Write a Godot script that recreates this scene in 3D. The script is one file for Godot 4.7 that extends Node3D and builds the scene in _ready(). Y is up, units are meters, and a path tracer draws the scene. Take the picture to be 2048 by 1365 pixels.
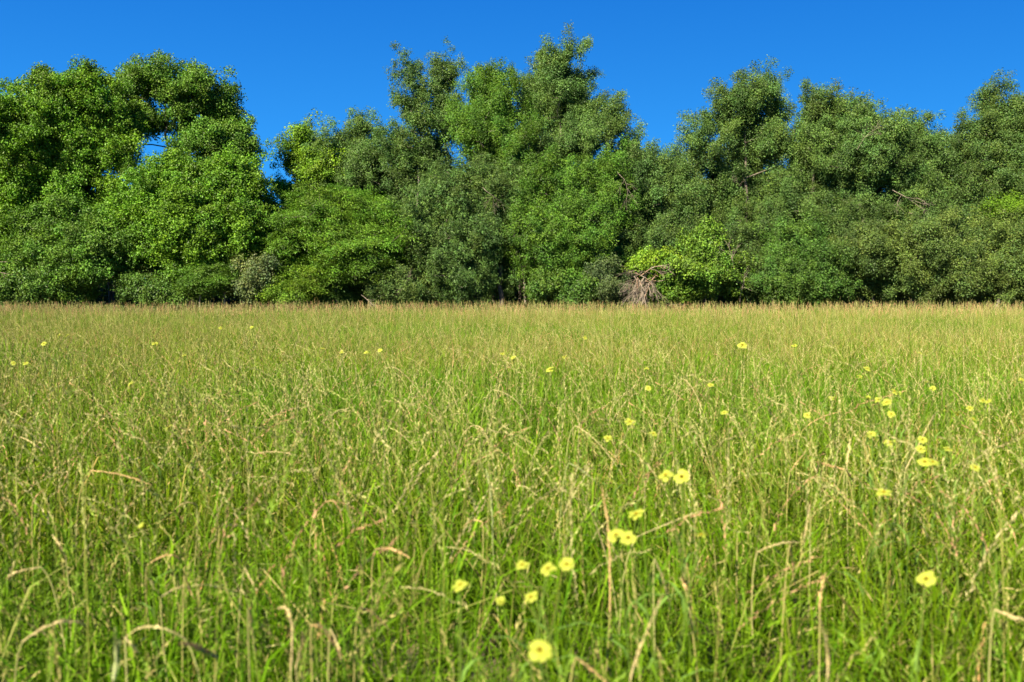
extends Node3D
# A hay meadow in front of a line of trees, under a clear blue sky.
# Units are metres, y is up, the camera looks along -z.

const LENS_PIXELS := 1990.6      # focal length in pixels of the photograph (35 mm on a 24 mm high frame, 1365 pixels)
const EYE := Vector3(0.0, 1.02, 0.0)
const PITCH := -3.0

var rng := RandomNumberGenerator.new()
var lumps := FastNoiseLite.new()
var ground_noise := FastNoiseLite.new()
var taken := {}
var tilt := Basis(Vector3.RIGHT, deg_to_rad(PITCH))


class Geo:
	var v := PackedVector3Array()
	var n := PackedVector3Array()
	var c := PackedColorArray()
	func tri(a: Vector3, b: Vector3, d: Vector3, col: Color) -> void:
		v.append(a); v.append(b); v.append(d)
		c.append(col); c.append(col); c.append(col)
	func tri3(a: Vector3, b: Vector3, d: Vector3, ca: Color, cb: Color, cd: Color) -> void:
		v.append(a); v.append(b); v.append(d)
		c.append(ca); c.append(cb); c.append(cd)
	# a tapered tube piece between two points, smooth normals
	func tube(a: Vector3, b: Vector3, ra: float, rb: float, sides: int, col: Color) -> void:
		var ax := b - a
		if ax.length() < 1e-5:
			return
		ax = ax.normalized()
		var s := ax.cross(Vector3.RIGHT if absf(ax.x) < 0.8 else Vector3.FORWARD).normalized()
		var t := ax.cross(s)
		for i in sides:
			var a0 := TAU * i / sides
			var a1 := TAU * (i + 1) / sides
			var d0 := s * cos(a0) + t * sin(a0)
			var d1 := s * cos(a1) + t * sin(a1)
			var p := a + d0 * ra
			var q := a + d1 * ra
			var r := b + d0 * rb
			var w := b + d1 * rb
			v.append(p); v.append(r); v.append(q)
			v.append(q); v.append(r); v.append(w)
			n.append(d0); n.append(d0); n.append(d1)
			n.append(d1); n.append(d0); n.append(d1)
			for k in 6:
				c.append(col)
	func mesh() -> ArrayMesh:
		var a := []
		a.resize(Mesh.ARRAY_MAX)
		a[Mesh.ARRAY_VERTEX] = v
		if n.size() == v.size():
			a[Mesh.ARRAY_NORMAL] = n
		a[Mesh.ARRAY_COLOR] = c
		var m := ArrayMesh.new()
		m.add_surface_from_arrays(Mesh.PRIMITIVE_TRIANGLES, a)
		return m


# ---------------------------------------------------------------- small helpers

func u(a: float, b: float) -> float:
	return rng.randf_range(a, b)

func gauss(s: float) -> float:
	return rng.randfn(0.0, s)

func lin(r: float, g: float, b: float) -> Color:
	return Color(r, g, b)

# the point seen at a pixel of the photograph, at a chosen distance in front of the camera
func at(px: float, py: float, z: float) -> Vector3:
	var d := tilt * Vector3(px - 1024.0, 682.5 - py, -LENS_PIXELS)
	return EYE + d * (z / -d.z)

func land(x: float, z: float) -> float:
	# nearly level, with a soft dip between the crest of the meadow and the wood
	var dip := smoothstep(24.0, 48.0, -z) * -0.65
	return dip + 0.05 * ground_noise.get_noise_2d(x * 3.0, z * 3.0) * clampf((-z - 1.0) / 8.0, 0.0, 1.0)

func numbered(called: String) -> String:
	var k: int = taken.get(called, 0)
	taken[called] = k + 1
	return called if k == 0 else "%s_%03d" % [called, k]

func base(called: String, p: Vector3, label: String, category: String, group := "") -> Node3D:
	var o := Node3D.new()
	o.name = numbered(called)
	add_child(o, true)
	o.position = p
	o.set_meta("label", label)
	o.set_meta("category", category)
	if group:
		o.set_meta("group", group)
	return o

func part(called: String, m: Mesh, mat: Material, parent: Node, stuff := false) -> MeshInstance3D:
	var o := MeshInstance3D.new()
	o.name = called
	o.mesh = m
	o.material_override = mat
	parent.add_child(o, true)
	if stuff:
		o.set_meta("kind", "stuff")
	return o

func leaf_material(back: Color, rough: float) -> StandardMaterial3D:
	var m := StandardMaterial3D.new()
	m.vertex_color_use_as_albedo = true
	m.roughness = rough
	m.metallic_specular = 0.36
	m.cull_mode = BaseMaterial3D.CULL_DISABLED
	m.backlight_enabled = true
	m.backlight = back.linear_to_srgb()
	return m

func scatter(called: String, m: Mesh, mat: Material, where: Array, tint: Array, parent: Node) -> void:
	if where.is_empty():
		return
	var mm := MultiMesh.new()
	mm.transform_format = MultiMesh.TRANSFORM_3D
	mm.use_colors = true
	mm.mesh = m
	mm.instance_count = where.size()
	for i in where.size():
		mm.set_instance_transform(i, where[i])
		mm.set_instance_color(i, tint[i])
	var o := MultiMeshInstance3D.new()
	o.name = called
	o.multimesh = mm
	o.material_override = mat
	parent.add_child(o, true)
	o.set_meta("kind", "stuff")


# ---------------------------------------------------------------- the scene

func _ready() -> void:
	rng.seed = 4711
	lumps.seed = 5
	lumps.noise_type = FastNoiseLite.TYPE_SIMPLEX_SMOOTH
	lumps.frequency = 1.0
	lumps.fractal_type = FastNoiseLite.FRACTAL_NONE
	ground_noise.seed = 9
	ground_noise.frequency = 0.05
	set_camera_and_light()
	build_ground()
	build_trees()
	build_shrubs()
	build_woodland()
	build_dead_wood()
	build_meadow()
	build_seed_heads()
	build_flowers()


func set_camera_and_light() -> void:
	var cam := Camera3D.new()
	cam.name = "camera"
	add_child(cam)
	cam.position = EYE
	cam.rotation_degrees = Vector3(PITCH, 0, 0)
	cam.fov = 37.85
	cam.near = 0.05
	cam.far = 1500.0
	var lens := CameraAttributesPhysical.new()
	lens.frustum_focal_length = 35.0
	lens.frustum_focus_distance = 26.0
	lens.frustum_near = 0.05
	lens.frustum_far = 1500.0
	lens.exposure_aperture = 5.2
	cam.attributes = lens
	cam.current = true

	var env := Environment.new()
	env.background_mode = Environment.BG_SKY
	var sky := Sky.new()
	var air := ProceduralSkyMaterial.new()
	air.sky_top_color = Color(0.0, 0.20, 0.455)
	air.sky_horizon_color = Color(0.16, 0.46, 0.68)
	air.sky_curve = 0.125
	air.ground_bottom_color = Color(0.25, 0.27, 0.15)
	air.ground_horizon_color = Color(0.3, 0.35, 0.25)
	air.sun_angle_max = 1.0
	sky.sky_material = air
	env.sky = sky
	env.tonemap_mode = Environment.TONE_MAPPER_LINEAR
	env.tonemap_exposure = 3.3
	env.sdfgi_enabled = true
	env.ssao_enabled = true
	env.ssil_enabled = true
	var w := WorldEnvironment.new()
	w.name = "world"
	w.environment = env
	add_child(w)

	var sun := DirectionalLight3D.new()
	sun.name = "sun"
	add_child(sun)
	var towards := Vector3(-0.45, 0.66, 0.70).normalized()
	sun.basis = Basis.looking_at(-towards, Vector3.UP)
	sun.light_color = Color(1.0, 0.945, 0.84)
	sun.light_energy = 1.6
	sun.light_angular_distance = 0.5
	sun.shadow_enabled = true


# ---------------------------------------------------------------- ground

func build_ground() -> void:
	var g := Geo.new()
	var xs: Array[float] = []
	for i in range(-40, 41):
		xs.append(sinh(i * 0.13) * 3.6)
	var zs: Array[float] = []
	for i in range(-14, 61):
		zs.append(-sinh(i * 0.105) * 2.0)
	for i in xs.size() - 1:
		for j in zs.size() - 1:
			var p := Vector3(xs[i], land(xs[i], zs[j]), zs[j])
			var q := Vector3(xs[i + 1], land(xs[i + 1], zs[j]), zs[j])
			var r := Vector3(xs[i], land(xs[i], zs[j + 1]), zs[j + 1])
			var s := Vector3(xs[i + 1], land(xs[i + 1], zs[j + 1]), zs[j + 1])
			g.tri(p, r, q, Color.WHITE)
			g.tri(q, r, s, Color.WHITE)
	var noise := FastNoiseLite.new()
	noise.seed = 3
	noise.frequency = 0.012
	noise.fractal_octaves = 5
	var im := Image.create(256, 256, false, Image.FORMAT_RGB8)
	for y in 256:
		for x in 256:
			var k := clampf(noise.get_noise_2d(x * 2, y * 2) * 1.2 + 0.5 + rng.randf_range(-0.12, 0.12), 0, 1)
			var c := lin(0.05, 0.055, 0.02).lerp(lin(0.15, 0.115, 0.055), k)
			im.set_pixel(x, y, c.linear_to_srgb())
	var m := StandardMaterial3D.new()
	m.albedo_texture = ImageTexture.create_from_image(im)
	m.uv1_triplanar = true
	m.uv1_world_triplanar = true
	m.uv1_scale = Vector3(0.6, 0.6, 0.6)
	m.roughness = 1.0
	var o := MeshInstance3D.new()
	o.name = "ground"
	o.mesh = g.mesh()
	o.material_override = m
	add_child(o, true)
	o.set_meta("kind", "structure")


# ---------------------------------------------------------------- trees

var sprays := []                 # leaf sprays: kinds x variants
var leaf_mat: StandardMaterial3D
var bark_mat: StandardMaterial3D
var dead_mat: StandardMaterial3D

# one leaf, folded along its midrib
func leaf(g: Geo, p: Vector3, along: Vector3, up: Vector3, l: float, w: float, col: Color) -> void:
	var side := along.cross(up).normalized()
	var nrm := side.cross(along).normalized()
	var tip := p + along * l - nrm * l * 0.12
	var mid := p + along * l * 0.45
	var a := mid + side * w * 0.5 + nrm * w * 0.16
	var b := mid - side * w * 0.5 + nrm * w * 0.16
	g.tri(p, tip, a, col)
	g.tri(p, b, tip, col)

func spray(kind: int) -> ArrayMesh:
	var g := Geo.new()
	var count: int = [46, 60, 54][kind]
	var reach: float = [0.40, 0.36, 0.5][kind]
	for i in count:
		var dir := Vector3(gauss(1), gauss(1), gauss(1)).normalized()
		var p := dir * reach * pow(rng.randf(), 0.5)
		var up := Vector3.UP
		if kind == 2:
			p.y *= 0.26
			p.y -= 0.2 * (p.x * p.x + p.z * p.z) / reach
			up = (Vector3.UP + Vector3(gauss(0.5), gauss(0.1), gauss(0.5))).normalized()
		else:
			p.y *= 0.85
			up = (Vector3.UP * 0.45 + dir * 0.4 + Vector3(gauss(0.62), gauss(0.62), gauss(0.62))).normalized()
		var along := Vector3(gauss(1), gauss(0.6) - 0.35, gauss(1))
		along = (along - up * along.dot(up)).normalized()
		var l: float = u(0.10, 0.17) if kind == 0 else (u(0.08, 0.14) if kind == 1 else u(0.07, 0.13))
		var w: float = l * (u(0.55, 0.7) if kind == 0 else (u(0.4, 0.55) if kind == 1 else u(0.4, 0.5)))
		var k := u(0.5, 1.5)
		leaf(g, p, along, up, l, w, Color(minf(k * u(0.88, 1.12), 1.43), minf(k, 1.43), k * u(0.8, 1.1)) * 0.7)
	return g.mesh()

func prepare_leaves() -> void:
	leaf_mat = leaf_material(lin(0.52, 0.60, 0.10), 0.5)
	bark_mat = StandardMaterial3D.new()
	bark_mat.vertex_color_use_as_albedo = true
	bark_mat.roughness = 0.95
	var noise := FastNoiseLite.new()
	noise.frequency = 0.06
	noise.fractal_octaves = 4
	var nt := Image.create(128, 128, false, Image.FORMAT_RGB8)
	for y in 128:
		for x in 128:
			var k := clampf(0.72 + 0.55 * noise.get_noise_3d(20.0 * cos(TAU * x / 128.0), 20.0 * sin(TAU * x / 128.0), 14.0 * sin(TAU * y / 128.0)), 0.25, 1.0)
			nt.set_pixel(x, y, Color(k, k * 0.98, k * 0.95))
	bark_mat.albedo_texture = ImageTexture.create_from_image(nt)
	bark_mat.uv1_triplanar = true
	bark_mat.uv1_scale = Vector3(2.2, 0.9, 2.2)
	dead_mat = bark_mat
	for kind in 3:
		var row := []
		for k in 4:
			row.append(spray(kind))
		sprays.append(row)

# A tree from the round masses of its crown, given in pixels of the photograph and set at the distance z.
# foot: where the trunk meets the ground; fork: the share of the crown's height at which the limbs leave the trunk.
func tree(called: String, category: String, label: String, z: float, foot: float, kind: int, tint: Color, dens: float, fork: float, blobs: Array, bark := Color(0.2, 0.175, 0.14), group := "", stems := 1) -> Node3D:
	rng.seed = hash(label)        # every tree grows the same whatever stands before it
	var masses := []
	var top := 0.0
	for b in blobs:
		var zz := z + u(-1.0, 1.0) * (1.2 if blobs.size() > 1 else 0.2) + (0.9 if dens < 0.72 else (0.6 if dens < 0.8 else 0.0))
		var c := at(b[0], b[1], zz)
		var rx := absf(at(b[0] + b[2], b[1], zz).x - c.x)
		var ry := absf(at(b[0], b[1] - b[3], zz).y - c.y)
		masses.append([c, Vector3(rx, ry, maxf(0.8 * rx, 0.5 * minf(rx, ry)))])
		top = maxf(top, c.y + ry)
	# fill between neighbouring masses of one crown, so that it hangs together
	var links := []
	for i in masses.size():
		for j in range(i + 1, masses.size()):
			var p: Vector3 = masses[i][0]
			var q: Vector3 = masses[j][0]
			var reach_ij: float = masses[i][1].x + masses[j][1].x
			var d := p.distance_to(q)
			if d < reach_ij * 0.95 and d > reach_ij * 0.3 and not (dens < 0.8 and rng.randf() < 0.6):
				links.append([p.lerp(q, 0.5) + Vector3(gauss(0.2), gauss(0.2), gauss(0.3)), (masses[i][1] + masses[j][1]) * 0.36])
	var limbs := masses.size()
	masses.append_array(links)
	var fp := at(foot, 608, z)
	fp.y = land(fp.x, fp.z)
	var t := base(called, fp, label, category, group)
	# --- skeleton: trunk, one limb to every mass, then twigs to the tips
	var pos: Array[Vector3] = [Vector3.ZERO]
	var par: Array[int] = [-1]
	var tag: Array[int] = [0]      # 0 trunk, 1.. limb, -1 branch
	var middle := Vector3.ZERO
	for m in masses:
		middle += m[0] / masses.size()
	var fork_at := Vector3(lerpf(fp.x, middle.x, 0.35), maxf(0.12 * top, lerpf(fp.y, top, fork)), fp.z) - fp
	var steps := maxi(2, int(fork_at.length() / 0.7))
	for i in range(1, steps + 1):
		var k := float(i) / steps
		pos.append(fork_at * k + Vector3(gauss(0.05), 0, gauss(0.05)) * (1.0 if i < steps else 0.3))
		par.append(pos.size() - 2)
		tag.append(0)
	var fork_node := pos.size() - 1
	var ends := []
	for mi in limbs:
		var goal: Vector3 = masses[mi][0] - fp
		# leave from an earlier limb when that is nearer and below
		var from := fork_node
		var best := 1e9
		for k in pos.size():
			if pos[k].y > goal.y - 0.2 and k != fork_node:
				continue
			if k < int(fork_node * 0.6):
				continue
			var cost := pos[k].distance_to(goal) * 1.0 + 0.25 * absf(pos[k].x - goal.x)
			if cost < best:
				best = cost
				from = k
		var a := pos[from]
		var n := maxi(2, int(a.distance_to(goal) / 0.7))
		var last := from
		var sway := Vector3(gauss(0.25), 0, gauss(0.25))
		for i in range(1, n + 1):
			var k := float(i) / n
			var p := a.lerp(goal, k)
			p.y = lerpf(a.y, goal.y, pow(k, 0.85))
			p += sway * sin(PI * k) + Vector3(gauss(0.07), gauss(0.05), gauss(0.07))
			pos.append(p)
			par.append(last)
			tag.append(mi + 1)
			last = pos.size() - 1
	# tips
	var where := []
	var tints := []
	var off := u(0, 100)
	for mi in masses.size():
		var c: Vector3 = masses[mi][0] - fp
		var r: Vector3 = masses[mi][1]
		var area := 4.0 * PI * pow((pow(r.x * r.y, 1.6) + pow(r.x * r.z, 1.6) + pow(r.y * r.z, 1.6)) / 3.0, 1.0 / 1.6)
		var n := int(maxf(5.0, area * 2.1 * dens))
		var tips := []
		for i in n:
			var d := Vector3(gauss(1), gauss(1), gauss(1)).normalized()
			var k := pow(rng.randf(), 0.30) * (1.0 + 0.42 * lumps.get_noise_3d(d.x * 1.7 + off, d.y * 1.7 + mi * 7.0, d.z * 1.7))
			var p := c + d * r * k
			if kind == 1 and top > 5.0:
				p.y -= 0.45
			if p.y + fp.y < 0.35:
				continue
			if lumps.get_noise_3d(p.x * 0.62 + off, p.y * 0.5, p.z * 0.62 + off) < u(-0.45, 0.02):
				continue
			tips.append([k, p, d])
		tips.sort_custom(func(a, b): return a[0] < b[0])
		for tp in tips:
			var p: Vector3 = tp[1]
			var best := 1e9
			var from := 0
			for k in range(1, pos.size()):
				var q := pos[k]
				var cost := p.distance_squared_to(q)
				if q.y > p.y:
					cost += 1.5 * (q.y - p.y)
				if cost < best:
					best = cost
					from = k
			var a := pos[from]
			var len := a.distance_to(p)
			var seg := clampi(int(len / 0.8), 1, 4)
			var last := from
			for i in range(1, seg + 1):
				var k := float(i) / seg
				var q := a.lerp(p, k)
				if i < seg:
					q += Vector3(gauss(0.1), 0.1 * len * sin(PI * k) * 0.5, gauss(0.1))
				pos.append(q)
				par.append(last)
				tag.append(-1)
				last = pos.size() - 1
			# leaf sprays round the tip
			var tone := u(0.7, 1.32)
			var warm := u(-1, 1)
			var size := u(0.22, 0.46)
			var shoot: Vector3 = (tp[2] * 0.55 + Vector3.UP * (0.9 if kind == 1 else 0.35) + Vector3(gauss(0.3), gauss(0.2), gauss(0.3))).normalized()
			var shoot_len := (u(0.6, 1.9) if kind == 1 else u(0.2, 1.0)) * (1.0 if top > 5.0 else 0.5)
			if kind == 2:
				shoot_len = 0.0
			if kind == 1:
				size *= 0.62
			for i in rng.randi_range(8, 13):
				var o := Vector3(gauss(size), gauss(size * 0.6), gauss(size)) + shoot * shoot_len * u(-0.35, 0.85)
				var q := p + o
				if q.y + fp.y < 0.2:
					continue
				var up: Vector3
				if kind == 2:
					up = (Vector3.UP + Vector3(tp[2].x, 0, tp[2].z) * 0.45 + Vector3(gauss(0.28), 0, gauss(0.28))).normalized()
				else:
					up = (tp[2] * 0.8 + Vector3.UP * 0.8 + Vector3(gauss(0.4), gauss(0.3), gauss(0.4))).normalized()
				var side := up.cross(Vector3(gauss(1), gauss(1), gauss(1))).normalized()
				var sc := u(0.75, 1.25)
				where.append(Transform3D(Basis(side, up, side.cross(up)) * sc, q))
				var f := tone * u(0.9, 1.1)
				tints.append(Color(tint.r * f * (1.0 + 0.12 * warm), tint.g * f, tint.b * f * (1.0 - 0.12 * warm)) * 1.4)
	# thickness of the wood from how many tips it carries
	var carried: Array[int] = []
	carried.resize(pos.size())
	carried.fill(0)
	var has := {}
	for k in range(1, pos.size()):
		has[par[k]] = true
	for k in range(pos.size() - 1, 0, -1):
		if not has.has(k):
			carried[k] += 1
		carried[par[k]] += carried[k]
	var tip_r := 0.0145 if top > 5.0 else 0.010
	if dens < 0.8:
		tip_r = 0.0115
	var wood := {}
	for k in range(1, pos.size()):
		var ra := tip_r * pow(maxi(carried[par[k]], 1), 0.42)
		var rb := tip_r * pow(maxi(carried[k], 1), 0.42)
		if tag[k] != 0 and tag[par[k]] != tag[k]:
			ra = minf(ra, rb * 1.25)
		if par[k] == 0:
			ra *= 1.5
		var sides := 9 if rb > 0.12 else (6 if rb > 0.05 else 4)
		if not wood.has(tag[k]):
			wood[tag[k]] = Geo.new()
		wood[tag[k]].tube(pos[par[k]], pos[k], ra, rb, sides, bark * u(0.9, 1.1))
	part("trunk" if top > 4.0 else "stem", wood[0].mesh(), bark_mat, t)
	for mi in masses.size():
		if wood.has(mi + 1):
			part("limb", wood[mi + 1].mesh(), bark_mat, t)
	if wood.has(-1):
		part("branches", wood[-1].mesh(), bark_mat, t, true)
	scatter("crown" if top > 4.0 else "foliage", sprays[kind][rng.randi() % 4], leaf_mat, where, tints, t)
	return t


func build_trees() -> void:
	prepare_leaves()
	var bright := lin(0.098, 0.21, 0.014)
	var fresh := lin(0.13, 0.245, 0.016)
	var mid := lin(0.088, 0.185, 0.02)
	var oak := lin(0.094, 0.172, 0.038)
	var dusk := lin(0.084, 0.152, 0.034)
	var olive := lin(0.10, 0.14, 0.04)
	var pale := Color(0.36, 0.32, 0.27)
	tree("leafy_tree", "tree", "bright green leafy tree cut off by the left edge of the photo", 61, -10, 0, bright, 1.0, 0.3,
		[[10, 238, 72, 68], [-40, 330, 90, 110], [60, 345, 78, 85], [15, 440, 80, 95]])
	tree("leafy_tree", "tree", "tall bright green tree with a flat bushy top, just left of the big dome-shaped tree", 63, 140, 0, bright, 1.05, 0.3,
		[[125, 205, 72, 66], [195, 222, 66, 70], [85, 290, 70, 76], [185, 315, 78, 85], [140, 400, 90, 85]])
	tree("leafy_tree", "tree", "big dome-shaped green tree with a window of blue sky showing under its top", 65, 330, 0, mid, 0.74, 0.45,
		[[330, 164, 72, 46], [408, 188, 50, 44], [262, 195, 40, 62], [468, 246, 42, 38], [246, 285, 30, 55], [425, 300, 66, 40], [478, 305, 36, 44], [385, 235, 42, 34], [285, 245, 26, 34], [322, 236, 34, 26]])
	tree("leafy_tree", "tree", "wide green tree in front, whose foliage fills the space below the dome-shaped tree", 60, 380, 0, bright, 1.0, 0.25,
		[[310, 385, 68, 66], [400, 375, 78, 62], [476, 375, 48, 60], [350, 470, 90, 70], [455, 465, 72, 75], [255, 465, 60, 70]])
	tree("leafy_tree", "tree", "low spreading green tree at the front left, with dark hollows under its boughs", 59.5, 130, 0, mid, 1.0, 0.2,
		[[105, 470, 80, 66], [195, 505, 68, 66], [75, 535, 60, 48], [150, 555, 60, 34]])
	tree("leafy_tree", "tree", "slim yellow-green tree standing in the sky gap between the left trees and the centre trees", 69, 605, 0, fresh, 0.78, 0.35,
		[[612, 288, 44, 36], [592, 336, 28, 34], [645, 340, 42, 46], [572, 384, 28, 30], [625, 410, 46, 38]], pale)
	tree("layered_tree", "tree", "bright green tree with flat layered boughs, left front of the centre group", 59, 670, 2, lin(0.112, 0.225, 0.018), 1.1, 0.2,
		[[660, 425, 105, 52], [600, 480, 78, 58], [725, 495, 88, 64], [640, 540, 78, 50], [760, 430, 48, 46]])
	tree("leafy_tree", "tree", "dark green small tree filling the notch between the wide front tree and the layered tree", 61, 535, 0, mid, 1.0, 0.25,
		[[530, 440, 36, 50], [540, 500, 40, 50], [520, 550, 40, 40]])
	tree("oak_tree", "tree", "grey-green oak with an upright top, left of the tall twin-stemmed tree", 69, 710, 1, oak, 0.95, 0.35,
		[[718, 258, 38, 38], [685, 300, 50, 46], [745, 325, 56, 56], [700, 380, 66, 56]], pale)
	tree("oak_tree", "tree", "tall thin-leaved tree with two pale grey stems showing through its crown", 66, 832, 1, oak, 0.68, 0.55,
		[[880, 138, 36, 40], [815, 162, 36, 52], [902, 200, 42, 58], [838, 238, 52, 58], [798, 290, 42, 46], [878, 300, 48, 56], [845, 350, 45, 40]], Color(0.32, 0.29, 0.25))
	tree("oak_tree", "tree", "dense dark green tree with a rounded top between the twin-stemmed tree and the tallest tree", 64.5, 990, 1, mid, 1.15, 0.4,
		[[985, 174, 50, 44], [1005, 220, 50, 58], [955, 260, 46, 58], [1022, 290, 42, 48]], pale)
	tree("oak_tree", "tree", "tallest tree of the line, with a pale forked trunk and a narrow two-headed top", 66, 1105, 1, oak, 0.78, 0.55,
		[[1122, 116, 38, 38], [1095, 190, 44, 46], [1140, 165, 36, 40], [1085, 152, 38, 46], [1155, 196, 36, 46], [1112, 215, 56, 56], [1202, 242, 46, 46], [1240, 268, 30, 48], [1135, 290, 70, 52], [1062, 275, 32, 46]], pale)
	tree("oak_tree", "tree", "broad grey-green tree at the front of the centre group, reaching down to the grass", 60.5, 910, 1, oak, 1.15, 0.25,
		[[895, 400, 76, 66], [985, 378, 68, 66], [845, 470, 80, 66], [960, 475, 86, 72], [900, 535, 80, 46], [805, 540, 58, 48], [985, 550, 50, 36]], pale)
	tree("oak_tree", "tree", "broad green tree at the front, below and to the right of the tallest tree", 60, 1140, 1, mid, 1.1, 0.25,
		[[1110, 395, 76, 74], [1195, 375, 74, 70], [1082, 485, 76, 66], [1180, 475, 76, 70], [1125, 550, 70, 38], [1215, 545, 40, 38]], pale)
	tree("oak_tree", "tree", "shaded tree standing behind the bare pale trunk of the open-crowned oak", 65.6, 1510, 1, oak, 1.2, 0.2,
		[[1440, 400, 56, 60], [1530, 400, 60, 66], [1495, 470, 90, 60], [1490, 400, 50, 60]], pale)
	tree("oak_tree", "tree", "shaded tree filling the gap behind the two pale stems, left of centre", 73, 800, 1, mid, 1.0, 0.2,
		[[790, 385, 60, 56], [860, 380, 50, 56], [730, 420, 60, 60]], pale)
	tree("oak_tree", "tree", "shaded tree filling the gap behind the dense dark tree and the tallest tree", 73, 1050, 1, mid, 1.0, 0.2,
		[[1040, 350, 60, 56], [980, 350, 50, 50], [1130, 360, 70, 50]], pale)
	tree("oak_tree", "tree", "lower grey-green tree with a rounded crown in the dip right of the tallest tree", 63, 1310, 1, dusk, 1.1, 0.3,
		[[1308, 336, 46, 36], [1265, 362, 46, 44], [1352, 366, 44, 48], [1300, 425, 66, 66], [1375, 430, 56, 56]], pale)
	tree("leafy_tree", "tree", "yellow-green tree glimpsed behind the lower tree right of the tallest tree", 74, 1258, 0, fresh, 0.9, 0.3,
		[[1252, 330, 22, 24], [1280, 362, 30, 30], [1245, 360, 30, 40]])
	tree("oak_tree", "tree", "open-crowned tall oak right of centre, with a long bare pale trunk below its crown", 64, 1490, 1, oak, 0.78, 0.5,
		[[1505, 180, 44, 40], [1448, 218, 46, 42], [1552, 195, 30, 46], [1500, 250, 56, 42], [1410, 282, 42, 46], [1572, 270, 46, 46], [1438, 335, 56, 44], [1548, 335, 44, 40], [1495, 300, 50, 40]], Color(0.2, 0.175, 0.14))
	tree("oak_tree", "tree", "dusky oak with a small pointed top, next on the right to the open-crowned tall oak", 63, 1630, 1, dusk, 1.1, 0.3,
		[[1640, 208, 42, 38], [1652, 270, 50, 50], [1618, 340, 56, 56], [1595, 430, 56, 64]], pale)
	tree("oak_tree", "tree", "grey-green oak with a wide rounded crown, second to the right of the open-crowned oak", 62, 1720, 1, oak, 1.15, 0.3,
		[[1712, 230, 44, 38], [1698, 300, 56, 52], [1762, 285, 48, 54], [1720, 378, 68, 58]], pale)
	tree("oak_tree", "tree", "grey-green oak over bare hanging grey limbs, left of the sky notch near the right edge", 63, 1825, 1, oak, 1.1, 0.35,
		[[1822, 265, 40, 40], [1800, 328, 50, 50], [1850, 328, 48, 50], [1830, 395, 50, 40]], pale)
	tree("oak_tree", "tree", "small thin tree in the sky notch near the right edge", 68, 1905, 1, oak, 0.8, 0.4,
		[[1905, 302, 24, 32], [1898, 360, 34, 40], [1910, 410, 36, 40]], pale)
	tree("oak_tree", "tree", "tall dark oak with an upright column-like top, second from the right edge", 62.5, 1980, 1, dusk, 1.1, 0.4,
		[[1985, 214, 38, 48], [1958, 285, 42, 52], [2012, 295, 46, 56], [1975, 365, 56, 50]], pale)
	tree("oak_tree", "tree", "dark oak cut off by the right edge of the photo", 62, 2075, 1, dusk, 1.1, 0.35,
		[[2062, 228, 42, 52], [2085, 330, 60, 78], [2060, 405, 60, 56]], pale)
	tree("layered_tree", "tree", "fresh green bough-layered sapling shining before the dark trees at the right edge", 61, 2060, 2, fresh, 1.6, 0.6,
		[[2022, 412, 44, 12], [2010, 436, 40, 10], [2050, 428, 40, 14]])
	# out of the frame on both sides, so that the line of trees goes on
	tree("leafy_tree", "tree", "bright green tree beyond the left edge", 61, -190, 0, bright, 0.8, 0.3, [[-190, 240, 110, 90], [-210, 370, 120, 120], [-180, 500, 110, 90]], pale, "trees beyond the frame")
	tree("oak_tree", "tree", "grey-green oak beyond the right edge", 62, 2230, 1, oak, 0.8, 0.3, [[2220, 230, 100, 80], [2230, 350, 110, 110], [2200, 490, 110, 100]], pale, "trees beyond the frame")


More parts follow.
